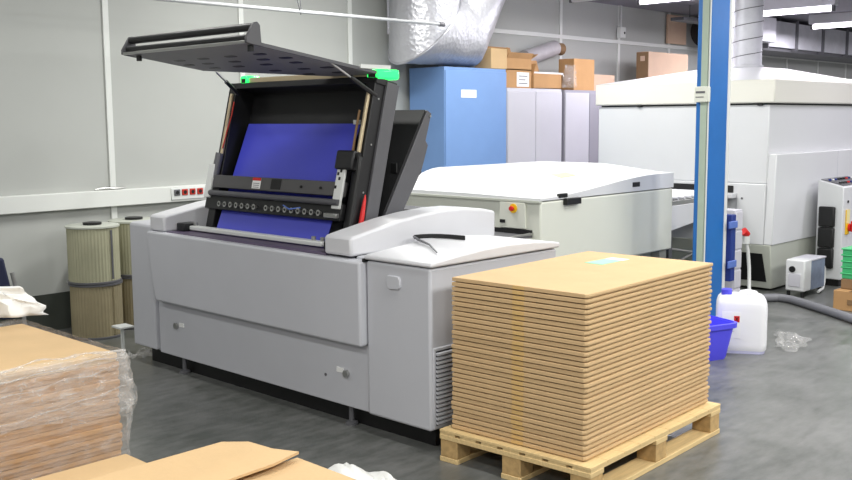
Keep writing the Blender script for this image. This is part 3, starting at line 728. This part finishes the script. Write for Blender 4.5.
# ------------------------------------------------------------------ dust filter cartridges
def filt(x, y, z0, h, m, label, lean=0):
    r = .18; t = thing('dust_filter', (x, y, z0), label, 'filter', 'dust filter cartridges by the wall')
    n = 96; vs = []; fs = []
    for z in (z0+.012, z0+h-.012):
        for kk in range(n):
            a = 2*PI*kk/n; rr_ = r-.006 - (.004 if kk % 2 else 0); vs.append((x+rr_*math.cos(a), y+rr_*math.sin(a), z))
    for kk in range(n): fs.append((kk, (kk+1) % n, n+(kk+1) % n, n+kk))
    fs.append(tuple(range(n-1, -1, -1))); fs.append(tuple(range(n, 2*n)))
    MB().add(vs, fs).build('pleats', m, t, smooth=10)
    MB().lathe(x, y, [(r, z0), (r+.003, z0+.003), (r+.003, z0+.014), (r-.004, z0+.016)], 40).build('end_cap', 'mgrey', t)
    c2 = MB().lathe(x, y, [(r-.004, z0+h-.016), (r+.003, z0+h-.014), (r+.003, z0+h-.003), (r-.004, z0+h)], 40).build('end_cap', 'creamd' if z0 > .2 else 'mgrey', t)
    if z0 > .2:
        MB().lathe(x, y, [(.062, z0+h-.002), (.064, z0+h+.016), (.055, z0+h+.018)], 28).build('outlet', 'blackp', c2)
    sm = MB(); a = math.radians(-75)
    sm.box(x+r*math.cos(a)-.006, x+r*math.cos(a)+.006, y+r*math.sin(a)-.002, y+r*math.sin(a)+.006, z0+.03, z0+h-.03)
    sm.build('glue_seam', 'mgrey' if z0 > .2 else m, t)
    return t
filt(3.36, 6.43, 0, .385, 'filter2', 'browner lower dust filter cartridge of the pair further left')
filt(3.355, 6.43, .386, .40, 'filter', 'upper pale pleated dust filter cartridge of the pair further left')
filt(3.74, 6.54, 0, .385, 'filter2', 'lower dust filter cartridge of the pair half hidden by the plate setter')
filt(3.74, 6.54, .386, .40, 'filter', 'upper dust filter cartridge of the pair half hidden by the plate setter')

# ------------------------------------------------------------------ cabinets and boxes at the back wall
def cabinet(name, x0, x1, z1, m, label, doors, handle=True, y0=6.3):
    t = thing(name, ((x0+x1)/2, y0+.22, 0), label, 'cabinet', None)
    box(x0, x1, y0+.012, 6.77, 0, z1).build('body', m, t, bevel=.005)
    n = len(doors); w = (x1-x0)/n
    for i, dm in enumerate(doors):
        d = box(x0+i*w+.006, x0+(i+1)*w-.006, y0, y0+.012, .06, z1-.03).build('door', dm, t, bevel=.003)
        if handle:
            hx_ = x0+(i+1)*w-.07 if i % 2 == 0 else x0+i*w+.05
            box(hx_, hx_+.018, y0-.015, y0, z1-.42, z1-.32).build('handle', 'steel', d, bevel=.003)
    return t
b = cabinet('blue_cabinet', 6.86, 7.765, 1.985, 'cabblue', 'tall blue steel cabinet with a small white label', ['cabblue'], False)
box(7.08, 7.30, 6.297, 6.301, 1.70, 1.775).build('door_label', 'paper', b)
cabinet('grey_cabinet', 7.785, 8.70, 1.805, 'cabgrey', 'light grey steel cabinet next to the blue cabinet', ['cabgrey', 'cabgrey'], False)
cabinet('grey_cabinet', 8.76, 9.66, 1.80, 'cabmid', 'darker grey steel cabinet partly hidden by the white oven', ['cabgrey', 'cabmid'], False)
cabinet('grey_cabinet', 9.70, 11.5, 1.80, 'cabmid', 'grey cabinet behind the oven hood carrying the long carton', ['cabmid', 'cabmid'])

def carton(name, x0, x1, y0, y1, z0, z1, m, label, flaps=(), tape=None, lab_=None, cat='box'):
    t = thing(name, ((x0+x1)/2, (y0+y1)/2, z0), label, cat)
    if flaps:
        w = .006; bm_ = MB(); bm_.box(x0, x1, y0, y1, z0, z0+.008)
        bm_.box(x0, x0+w, y0, y1, z0, z1); bm_.box(x1-w, x1, y0, y1, z0, z1); bm_.box(x0+w, x1-w, y0, y0+w, z0, z1); bm_.box(x0+w, x1-w, y1-w, y1, z0, z1)
        bm_.build('carton', m, t)
        for side, ang, ln in flaps:
            a = math.radians(ang); f = MB(); c_, s_ = math.cos(a)*ln, math.sin(a)*ln
            if side == 'f': f.prism([(y0, z1), (y0-c_, z1+s_), (y0-c_+.004, z1+s_+.005), (y0+.005, z1+.004)], 'x', x0, x1)
            if side == 'b': f.prism([(y1, z1), (y1+c_, z1+s_), (y1+c_, z1+s_+.006), (y1-.005, z1+.004)], 'x', x0, x1)
            if side == 'l': f.prism([(x0, z1), (x0-c_, z1+s_), (x0-c_+.004, z1+s_+.005), (x0+.005, z1+.004)], 'y', y0, y1)
            if side == 'r': f.prism([(x1, z1), (x1+c_, z1+s_), (x1+c_, z1+s_+.006), (x1-.005, z1+.004)], 'y', y0, y1)
            f.build('flap', m, t)
    else:
        box(x0, x1, y0, y1, z0, z1).build('carton', m, t, bevel=.004)
        ym = (y0+y1)/2
        box(x0-.0012, x1+.0012, ym-.025, ym+.025, z1-.04, z1+.0012).build('tape', tape or 'card', t)
    if lab_:
        a0, a1, c0, c1 = lab_
        L = box(a0, a1, y0-.002, y0+.001, c0, c1).build('label', 'paper', t)
        tt_ = MB()
        for i in range(3): tt_.box(a0+.03, a1-.03-.03*(i % 2), y0-.0028, y0-.0015, c0+(c1-c0)*(.2+.25*i), c0+(c1-c0)*(.26+.25*i))
        tt_.build('label_print', 'mgrey', L)
    return t
carton('cardboard_box', 7.535, 7.78, 6.31, 6.52, 1.986, 2.185, 'card', 'plain tan cardboard box on top of the blue cabinet')
carton('cardboard_box', 7.79, 8.20, 6.33, 6.60, 1.806, 1.985, 'card2', 'closed cardboard box with a white label under the crushed open box', lab_=(7.96, 8.16, 1.82, 1.965))
carton('open_cardboard_box', 7.80, 8.20, 6.33, 6.58, 1.987, 2.10, 'card2', 'crushed open box with raised flaps on top of the labelled box', flaps=(('l', 100, .10), ('b', 75, .13), ('r', 25, .12), ('f', 60, .06)))
carton('open_cardboard_box', 8.24, 8.72, 6.33, 6.62, 1.806, 1.96, 'card2', 'open cardboard box with a tilted back flap beside the labelled box', flaps=(('b', 75, .16), ('l', 110, .10)))
carton('brown_cardboard_box', 8.97, 9.36, 6.345, 6.55, 1.80, 2.14, 'card2', 'tall closed brown box standing right of the open boxes', tape='card2')
carton('flat_cardboard_box', 9.42, 9.85, 6.40, 6.65, 1.80, 1.985, 'cardpale', 'low pale box just above the left end of the oven hood', tape='cardpale')
lc = carton('long_cardboard_box', 10.47, 11.40, 6.33, 6.50, 1.80, 2.28, 'cardpale', 'long pale carton with a brown end standing above the oven hood', tape='cardpale')
e_ = box(10.464, 10.472, 6.335, 6.495, 1.81, 2.275).build('end_panel', 'carddark', lc)
box(10.461, 10.465, 6.38, 6.44, 2.17, 2.23).build('end_label', 'cardpale', e_)
tag(crumple('plastic_bag', 'film2', [(8.66, 6.28, 1.82), (8.92, 6.28, 1.82), (8.92, 6.285, 2.06), (8.72, 6.285, 2.06)], .02, 6.3, lift=0), 'clear plastic bag hanging over the front of the tilted-flap box', 'plastic bag')
rl_ = thing('wrapped_roll', (8.7, 6.71, 2.0), 'grey plastic wrapped roll lying behind the open boxes', 'roll')
MB().tube([(8.6, 6.735, 2.15), (8.75, 6.735, 2.18), (9.15, 6.735, 2.28)], [.085, .085, .085], 20).build('roll_body', 'roll', rl_)
MB().tube([(9.15, 6.735, 2.28), (9.27, 6.735, 2.27)], [.06, .07], 16).build('core_end', 'carddark', rl_)
tag(box(8.32, 8.88, 6.42, 6.60, 1.962, 1.985).build('white_sheet', 'paper', loc=(8.5, 6.5, 1.97)), 'white paper bundle resting on the tilted-flap box', 'paper')

# cardboard board + round grey duct against the wall, junction box on a drop conduit
tag(box(11.68, 12.15, YW-.05, YW-.018, 2.46, 2.83).build('wall_board', 'cardpale', loc=(11.9, YW-.03, 2.46), bevel=.003), 'pale brown board fixed high on the wall behind the column', 'board')
rg = thing('round_duct', (12.45, 6.5, 2.86), 'round grey duct with black rim high beside the wall board', 'duct')
MB().tube([(12.15, 6.5, 2.63), (12.22, 6.5, 2.63)], .22, 32).build('rim', 'blackp', rg)
MB().tube([(12.22, 6.5, 2.63), (12.6, 6.5, 2.63)], .20, 32).build('tube', 'hose', rg)
jn = thing('junction_box', (10.58, YW-.03, 2.45), 'small white junction box on a conduit dropping from the ceiling', 'junction box')
MB().cyl((10.58, YW-.03, 2.60), (10.58, YW-.03, 2.86), .016, 10).build('conduit', 'pipe', jn)
box(10.52, 10.64, YW-.07, YW-.016, 2.47, 2.60).build('box_body', 'batten', jn, bevel=.006)
MB().cyl((10.61, YW-.07, 2.53), (10.61, YW-.074, 2.53), .015, 10).build('hole', 'blackp', jn)

# rectangular ceiling ducts
rd_ = thing('rectangular_duct', (15, 6.4, 2.86), 'long galvanised rectangular duct under the ceiling at upper right', 'duct')
for i in range(7):
    x = 13.0 + i*.92
    box(x+.01, x+.91, 6.05, 6.7, 2.45, 2.80).build('duct_section', 'galv', rd_)
    box(x-.02, x+.02, 6.02, 6.73, 2.42, 2.83).build('flange', 'mgrey', rd_)
for x in (13.5, 16.3): MB().cyl((x, 6.1, 2.80), (x, 6.1, 2.86), .008, 8).build('hanger_rod', 'mgrey', rd_)
box(13.0, 19.4, 6.1, 6.66, 2.40, 2.452).build('shadow_strip', 'dgrey', rd_)  # dark strip put in for the shadow line along the duct's lower edge
ed = box(12.55, 12.95, 5.9, 6.2, 2.48, 2.80).build('end_box', 'galv', rd_, bevel=.006)
d3 = thing('cable_tray', (11.5, 6.2, 2.86), 'dark cable tray under the ceiling left of the blue column', 'cable tray')
box(10.9, 12.0, 6.12, 6.3, 2.66, 2.70).build('tray', 'dgrey', d3, bevel=.003)
for x in (11.2, 11.9): MB().cyl((x, 6.21, 2.70), (x, 6.21, 2.86), .008, 8).build('hanger_rod', 'mgrey', d3)

# fluorescent lamps
def lamp(x, y0, y1, label, z=2.70, dark=False):
    t = thing('fluorescent_lamp', (x, (y0+y1)/2, 2.86), label, 'ceiling lamp')
    box(x-.05, x+.05, y0-.02, y1+.02, z+.035, 2.86).build('housing', 'dgrey' if dark else 'grey_l', t, bevel=.006)
    MB().cyl((x, y0+.03, z), (x, y1-.03, z), .028, 16).build('tube', 'lampw' if not dark else 'pipe', t)
    for y in (y0, y1-.03): box(x-.03, x+.03, y, y+.03, z-.03, z+.04).build('lampholder', 'mgrey', t, bevel=.004)
    return t
lamp(11.35, 4.50, 5.75, 'lit fluorescent tube right of the spiral duct')
lamp(13.5, 4.3, 5.66, 'lit fluorescent tube at the right edge above the rectangular duct')
lamp(9.2, 4.66, 5.70, 'lit fluorescent tube at the top edge left of the blue column')
lamp(9.25, 6.0, 6.6, 'unlit dark fluorescent fitting at the ceiling above the boxes', z=2.80, dark=True)

# ------------------------------------------------------------------ pallets
def make_pallet(name, L, Wd, label, loc, rz, group=None):
    t = thing(name, loc, label, 'pallet', group, rz)
    n = 7; gap = .028; w = (Wd - gap*(n-1))/n
    nb = 9; g2 = .003; w2 = (L - g2*(nb-1))/nb
    for i in range(nb):
        box(i*(w2+g2), i*(w2+g2)+w2, 0, Wd, .132, .144).build('deck_board', 'wood', t, local=True, bevel=.0015)
    for i in range(n):
        box(.002, L-.002, i*(w+gap)+.001, i*(w+gap)+w-.001, .121, .132).build('cross_board', 'wood', t, local=True)
    for x in (0, L/2-.05, L-.10):
        box(x, x+.10, 0, Wd, .100, .121).build('stringer_board', 'wood', t, local=True, bevel=.002)
        for y in (0, Wd/2-.05, Wd-.10):
            box(x+.003, x+.097, y+.003, y+.097, .022, .100).build('block', 'block', t, local=True, bevel=.003)
    for y in (0, Wd/2-.05, Wd-.10):
        box(0, L, y, y+.10, 0, .022).build('bottom_board', 'wood', t, local=True, bevel=.002)
    return t
RZ = math.radians(2.4)
make_pallet('wooden_pallet', 1.155, .775, 'pale pine pallet under the tall stack of flat cardboard boxes', (3.128, 2.112, 0), RZ)

# flattened boxes: two boards folded together
def make_flat_box(name, L, Wd, th, label, joint=True, ch=.012, gap=.035, m='card'):
    # outline with a cut corner nearest the folded side; the crease edge bulges, the open edges leave a gap to the layer below
    def ring(ix, iy, z): return [(ix+ch, iy, z), (L-ix, iy, z), (L-ix, Wd-ix, z), (ix, Wd-ix, z), (ix, iy+ch*.8, z)]
    lv = [(gap, gap*.33, 0), (gap, gap*.12, .24*th), (0, .001, .25*th), (0, -.0015, .55*th), (0, .0, .92*th), (.001, .004, th)]
    mb = MB(); vs = []; fs = []; n = 5
    for l in lv: vs += ring(*l)
    fs.append(tuple(range(n-1, -1, -1))); fs.append(tuple((len(lv)-1)*n+k_ for k_ in range(n)))
    for r in range(len(lv)-1):
        for kk in range(n): fs.append((r*n+kk, r*n+(kk+1) % n, (r+1)*n+(kk+1) % n, (r+1)*n+kk))
    mb.add(vs, fs)
    o = mb.build(name, m, smooth=20)
    if label: tag(o, label, 'cardboard')
    if joint:
        box(-.0012, .03, .30, .358, .26*th, .97*th).build('glue_joint', 'joint', o, local=True)
    return o
NB = 32; th = .676/NB
proto = make_flat_box('flat_cardboard_box', 1.092, .682, th*.985, None)
rot = Matrix.Rotation(RZ, 4, 'Z')
for i in range(NB):
    o = proto if i == 0 else copy_tree(proto)
    p = Vector((3.164, 2.165, .1445 + i*th)) + (rot @ Vector((random.uniform(-.002, .002), random.uniform(-.0035, .0035), 0)))
    o.location = p; o.rotation_euler = (0, 0, RZ + random.uniform(-.0025, .0025))
    k_ = NB-1-i
    tag(o, ('topmost flat box of the tall pallet stack, pale green slips on it' if k_ == 0 else 'lowest flat box of the tall stack, resting on the pale pallet' if k_ == NB-1 else
        'flat cardboard box, %s from the top of the tall pallet stack' % ORD[k_]), 'cardboard', 'flat boxes on the tall pallet stack')
zt = .1445 + NB*th
for a, (x0, y0, w, d, mm) in enumerate(((3.86, 2.56, .17, .10, 'paperp'), (4.035, 2.56, .06, .10, 'paper'))):
    o = box(x0, x0+w, y0, y0+d, zt, zt+.0015).build('paper_slip', mm, loc=(x0, y0, zt))
    tag(o, ['pale green paper slip lying on the cardboard stack', 'whitish paper slip beside the green one on the cardboard stack'][a], 'paper')

# ------------------------------------------------------------------ film wrapped stack at the left
make_pallet('wooden_pallet', 1.02, .72, 'wooden pallet under the film wrapped cardboard stack', (.60, 2.94, 0), 0)
NW = 20; tw = .03
pw = make_flat_box('wrapped_flat_box', 1.0, .70, tw*.96, None, joint=False, ch=.01, gap=.004, m='card2')
ptop = make_flat_box('wrapped_flat_box', 1.0, .70, tw*.96, None, joint=False, ch=.01, gap=.004)
for i in range(NW):
    o = ptop if i == NW-1 else pw if i == 0 else copy_tree(pw)
    o.location = (.605 + random.uniform(-.004, .004), 2.945 + random.uniform(-.003, .003), .145+i*tw); o.rotation_euler = (0, 0, random.uniform(-.003, .003))
    k_ = NW-1-i
    tag(o, 'topmost flat box of the film wrapped stack, its bare top showing' if k_ == 0 else 'flat box, %s from the top inside the film wrapped stack' % ORD[k_], 'cardboard', 'flat boxes in the film wrapped stack')
zt2 = .145+NW*tw
sf = thing('stretch_film', (1.1, 3.3, .15), 'clear wrinkled stretch film wound around the left cardboard stack', 'plastic film')
X0, X1, Y0, Y1 = .59, 1.618, 2.932, 3.662
def loop(u):
    per = [(X1, Y1), (X1, Y0), (X0, Y0), (X0, Y1), (X1, Y1)]
    t = u*4; i = min(3, int(t)); f = t-i; return Vector((per[i][0]*(1-f)+per[i+1][0]*f, per[i][1]*(1-f)+per[i+1][1]*f))
def fnw(u, v):
    p = loop(u); c = Vector(((X0+X1)/2, (Y0+Y1)/2)); z = .11 + v*(zt2-.11+.012)
    dn = (p-c); dn = Vector((dn.x/.52, dn.y/.37)); m_ = max(abs(dn.x), abs(dn.y))
    q = Vector((p.x*9, p.y*9, z*20 + 4*noise.noise(Vector((p.x*4, p.y*4, z*3)))))
    o_ = .002 + .010*abs(noise.noise(q)) + .008*abs(noise.noise(q*2.2)) + .012*max(0, noise.noise(q*.4))
    if v > .96: o_ -= .016*(v-.96)/.04*1.0
    dd = Vector((1 if dn.x > .98 else -1 if dn.x < -.98 else 0, 1 if dn.y > .98 else -1 if dn.y < -.98 else 0))
    return (p.x+dd.x*o_, p.y+dd.y*o_, z)
MB().grid(240, 40, fnw).build('wound_film', 'film', sf, smooth=25)
# rolled film strands and a loose flap at the near corner
MB().grid(240, 14, lambda u, v: (lambda a: (a[0]+(.006 if a[0] > 1.1 else -.006), a[1]+(.006 if a[1] > 3.3 else -.006), a[2]+.02*noise.noise(Vector((a[0]*8, a[1]*8, v*3)))))(fnw(u, .70+.29*v))).build('film_top_wrap', film_mat('doubled stretch film', .06, .5, 16, (1, 1, 2.5)), sf, smooth=20)
bun = film_mat('bunched film', .15, .6, 22)
for z, a in ((.728, .006), (.70, .0045), (.665, .004), (.60, .003)):
    pts = []
    for i in range(60):
        x = X0 + (X1-X0)*i/59; pts.append((x, Y0-.010 - .008*noise.noise(Vector((x*9, z*30, 0))), z - .035*math.sin(x*3.1+z*9) + .02*noise.noise(Vector((x*9, z*20, 4)))))
    MB().tube(pts, [a*(.3+1.3*abs(noise.noise(Vector((i*.37, z*9, 0))))) for i in range(60)], 6).build('film_rope', bun, sf)
def fl(u, v):
    z = .68 - .24*v; w_ = .05*u*math.sin(PI*min(1, v*1.1+.05))*(1+.6*noise.noise(Vector((v*5, u*2, 1))))
    return (X1 + .004 + w_, Y0 + .004 + .02*noise.noise(Vector((u*3, v*6, 2))) + .02*u, z + .02*noise.noise(Vector((u*5, v*5, 8))))
MB().grid(8, 22, fl).build('loose_flap', 'film2', sf, smooth=20)
tag(crumple('white_paper', 'paper', [(1.34, 3.80, zt2+.02), (1.68, 3.575, zt2+.025), (1.60, 3.645, zt2+.135), (1.28, 3.87, zt2+.15)], .03, 9.3, sharp=25, solid=.001), 'crumpled white paper lying on the film wrapped stack', 'paper')
tag(crumple('yellow_paper', 'yellowp', [(1.25, 3.765, zt2+.05), (1.47, 3.615, zt2+.07), (1.44, 3.64, zt2+.16), (1.22, 3.79, zt2+.16)], .02, 3.3, sharp=25, solid=.001), 'pale yellow paper on top of the crumpled white paper', 'paper')

# navy chair behind the wrapped stack
ch_ = thing('office_chair', (1.9, 5.32, 0), 'navy blue upholstered chair with steel tubes at the left edge', 'chair')
prism([(1.74, .43), (2.12, .43), (2.12, .49), (1.74, .49)], 'y', 5.09, 5.47).build('seat', 'navy', ch_, bevel=.02)
prism([(2.14, .47), (2.23, .47), (2.17, .80), (2.10, .80)], 'y', 5.11, 5.45).build('backrest', 'navy', ch_, bevel=.015)
for y in (5.10, 5.46):
    MB().tube([(1.78, y, 0), (1.78, y, .43)], .011, 10).build('leg', 'steel', ch_)
    MB().tube([(2.28, y, 0), (2.25, y, .47), (2.20, y, .72)], .011, 10).build('leg', 'steel', ch_)

# ------------------------------------------------------------------ loose cardboard in the foreground
make_pallet('wooden_pallet', .72, 1.02, 'wooden pallet under the loose sheets in the foreground', (.80, 1.76, 0), 0)
NF = 9; tf = .032
pf = make_flat_box('foreground_flat_box', .70, 1.02, tf*.96, None, joint=False)
for i in range(NF):
    o = pf if i == 0 else copy_tree(pf)
    o.location = (.81, 1.765, .145+i*tf)
    tag(o, 'flat box, %s from the top of the low foreground stack' % ORD[NF-1-i], 'cardboard', 'flat boxes in the low foreground stack')
za = .145+NF*tf
tag(box(.62, 1.545, 2.05, 2.812, za, za+.012).build('cardboard_sheet', 'card', loc=(1.0, 2.4, za), bevel=.002), 'tan cardboard sheet in front of the wrapped stack, lowest of the loose sheets', 'cardboard')
tag(prism([(1.0, 1.55), (1.86, 1.55), (1.872, 2.352), (1.0, 2.345)], 'z', za+.0125, za+.0245).build('cardboard_sheet', 'card', loc=(1.4, 2.0, za), bevel=.002), 'tan cardboard sheet at the bottom edge beside the white plastic', 'cardboard')
bs_ = [(.95, 2.30, .4595), (1.30, 2.28, .4605), (1.607, 2.297, .474), (1.735, 2.295, .478), (1.853, 2.32, .48), (1.822, 2.409, .477), (1.815, 2.525, .475), (1.754, 2.585, .476), (1.322, 2.585, .476), (.95, 2.58, .475)]
zs = [p[2] for p in bs_]
vs = [p for p in bs_] + [(p[0], p[1], p[2]+.008) for p in bs_]; n0 = len(bs_)
bsh = MB().add(vs, [(0, 1, 2, 7, 8, 9)[::-1], (2, 3, 4, 5, 6, 7)[::-1], (10, 11, 12, 17, 18, 19), (12, 13, 14, 15, 16, 17)] + [(j, (j+1) % n0, (j+1) % n0+n0, j+n0) for j in range(n0)])
tag(bsh.build('cardboard_sheet', 'card', loc=(1.5, 2.4, .46), smooth=5), 'topmost bent cardboard sheet with a cut corner in the foreground', 'cardboard')
tag(crumple('white_plastic_sheet', 'paper', [(2.48, 2.70, 0), (2.76, 2.72, 0), (2.74, 3.13, 0), (2.50, 3.16, 0)], .11, 5.1, nu=24, nv=24, solid=.001, sharp=70, fr=.55), 'crumpled white plastic sheet on the floor in the foreground', 'plastic sheet')

# ------------------------------------------------------------------ light
def area(x, y, z, sx, sy, p, col):
    l = bpy.data.lights.new('fluorescent_light', 'AREA'); l.shape = 'RECTANGLE'; l.size = sx; l.size_y = sy; l.energy = p; l.color = col
    o = bpy.data.objects.new('fluorescent_light', l); COL.objects.link(o); o.location = (x, y, z); return o
WARM = (1.0, 1.0, .96); COOL = (.95, .92, 1.0)
for x, y, p in ((-1.5, -.7, 50), (-1.5, 2.2, 70), (.6, -.7, 70), (.6, 2.2, 28), (.6, 5.1, 24), (2.75, -.7, 95), (2.75, 2.2, 24), (2.75, 5.1, 22), (4.9, -.7, 100), (4.9, 2.2, 42), (4.9, 5.1, 72), (7.05, -.7, 80), (7.05, 2.2, 36), (7.05, 5.1, 44)):
    area(x, y, 2.95, .2, 1.25, p, WARM)
for x, y, p in ((9.2, -.7, 45), (9.2, 2.2, 26), (9.2, 5.1, 48), (11.35, 5.1, 45), (11.35, 2.2, 35), (13.5, 5.0, 70), (13.5, 2.2, 50), (15.6, 3.5, 90), (17.7, 3.5, 90)):
    area(x, y, 2.64, .12, 1.25, p, COOL)
w = bpy.data.worlds.new('world'); SC.world = w; w.use_nodes = True
bg = w.node_tree.nodes['Background']; bg.inputs['Color'].default_value = (.95, .97, 1, 1); bg.inputs['Strength'].default_value = .36

vs_ = SC.view_settings
vs_.view_transform = 'Standard'; vs_.look = 'None'; vs_.gamma = 1; vs_.exposure = 0.0
vs_.use_curve_mapping = False
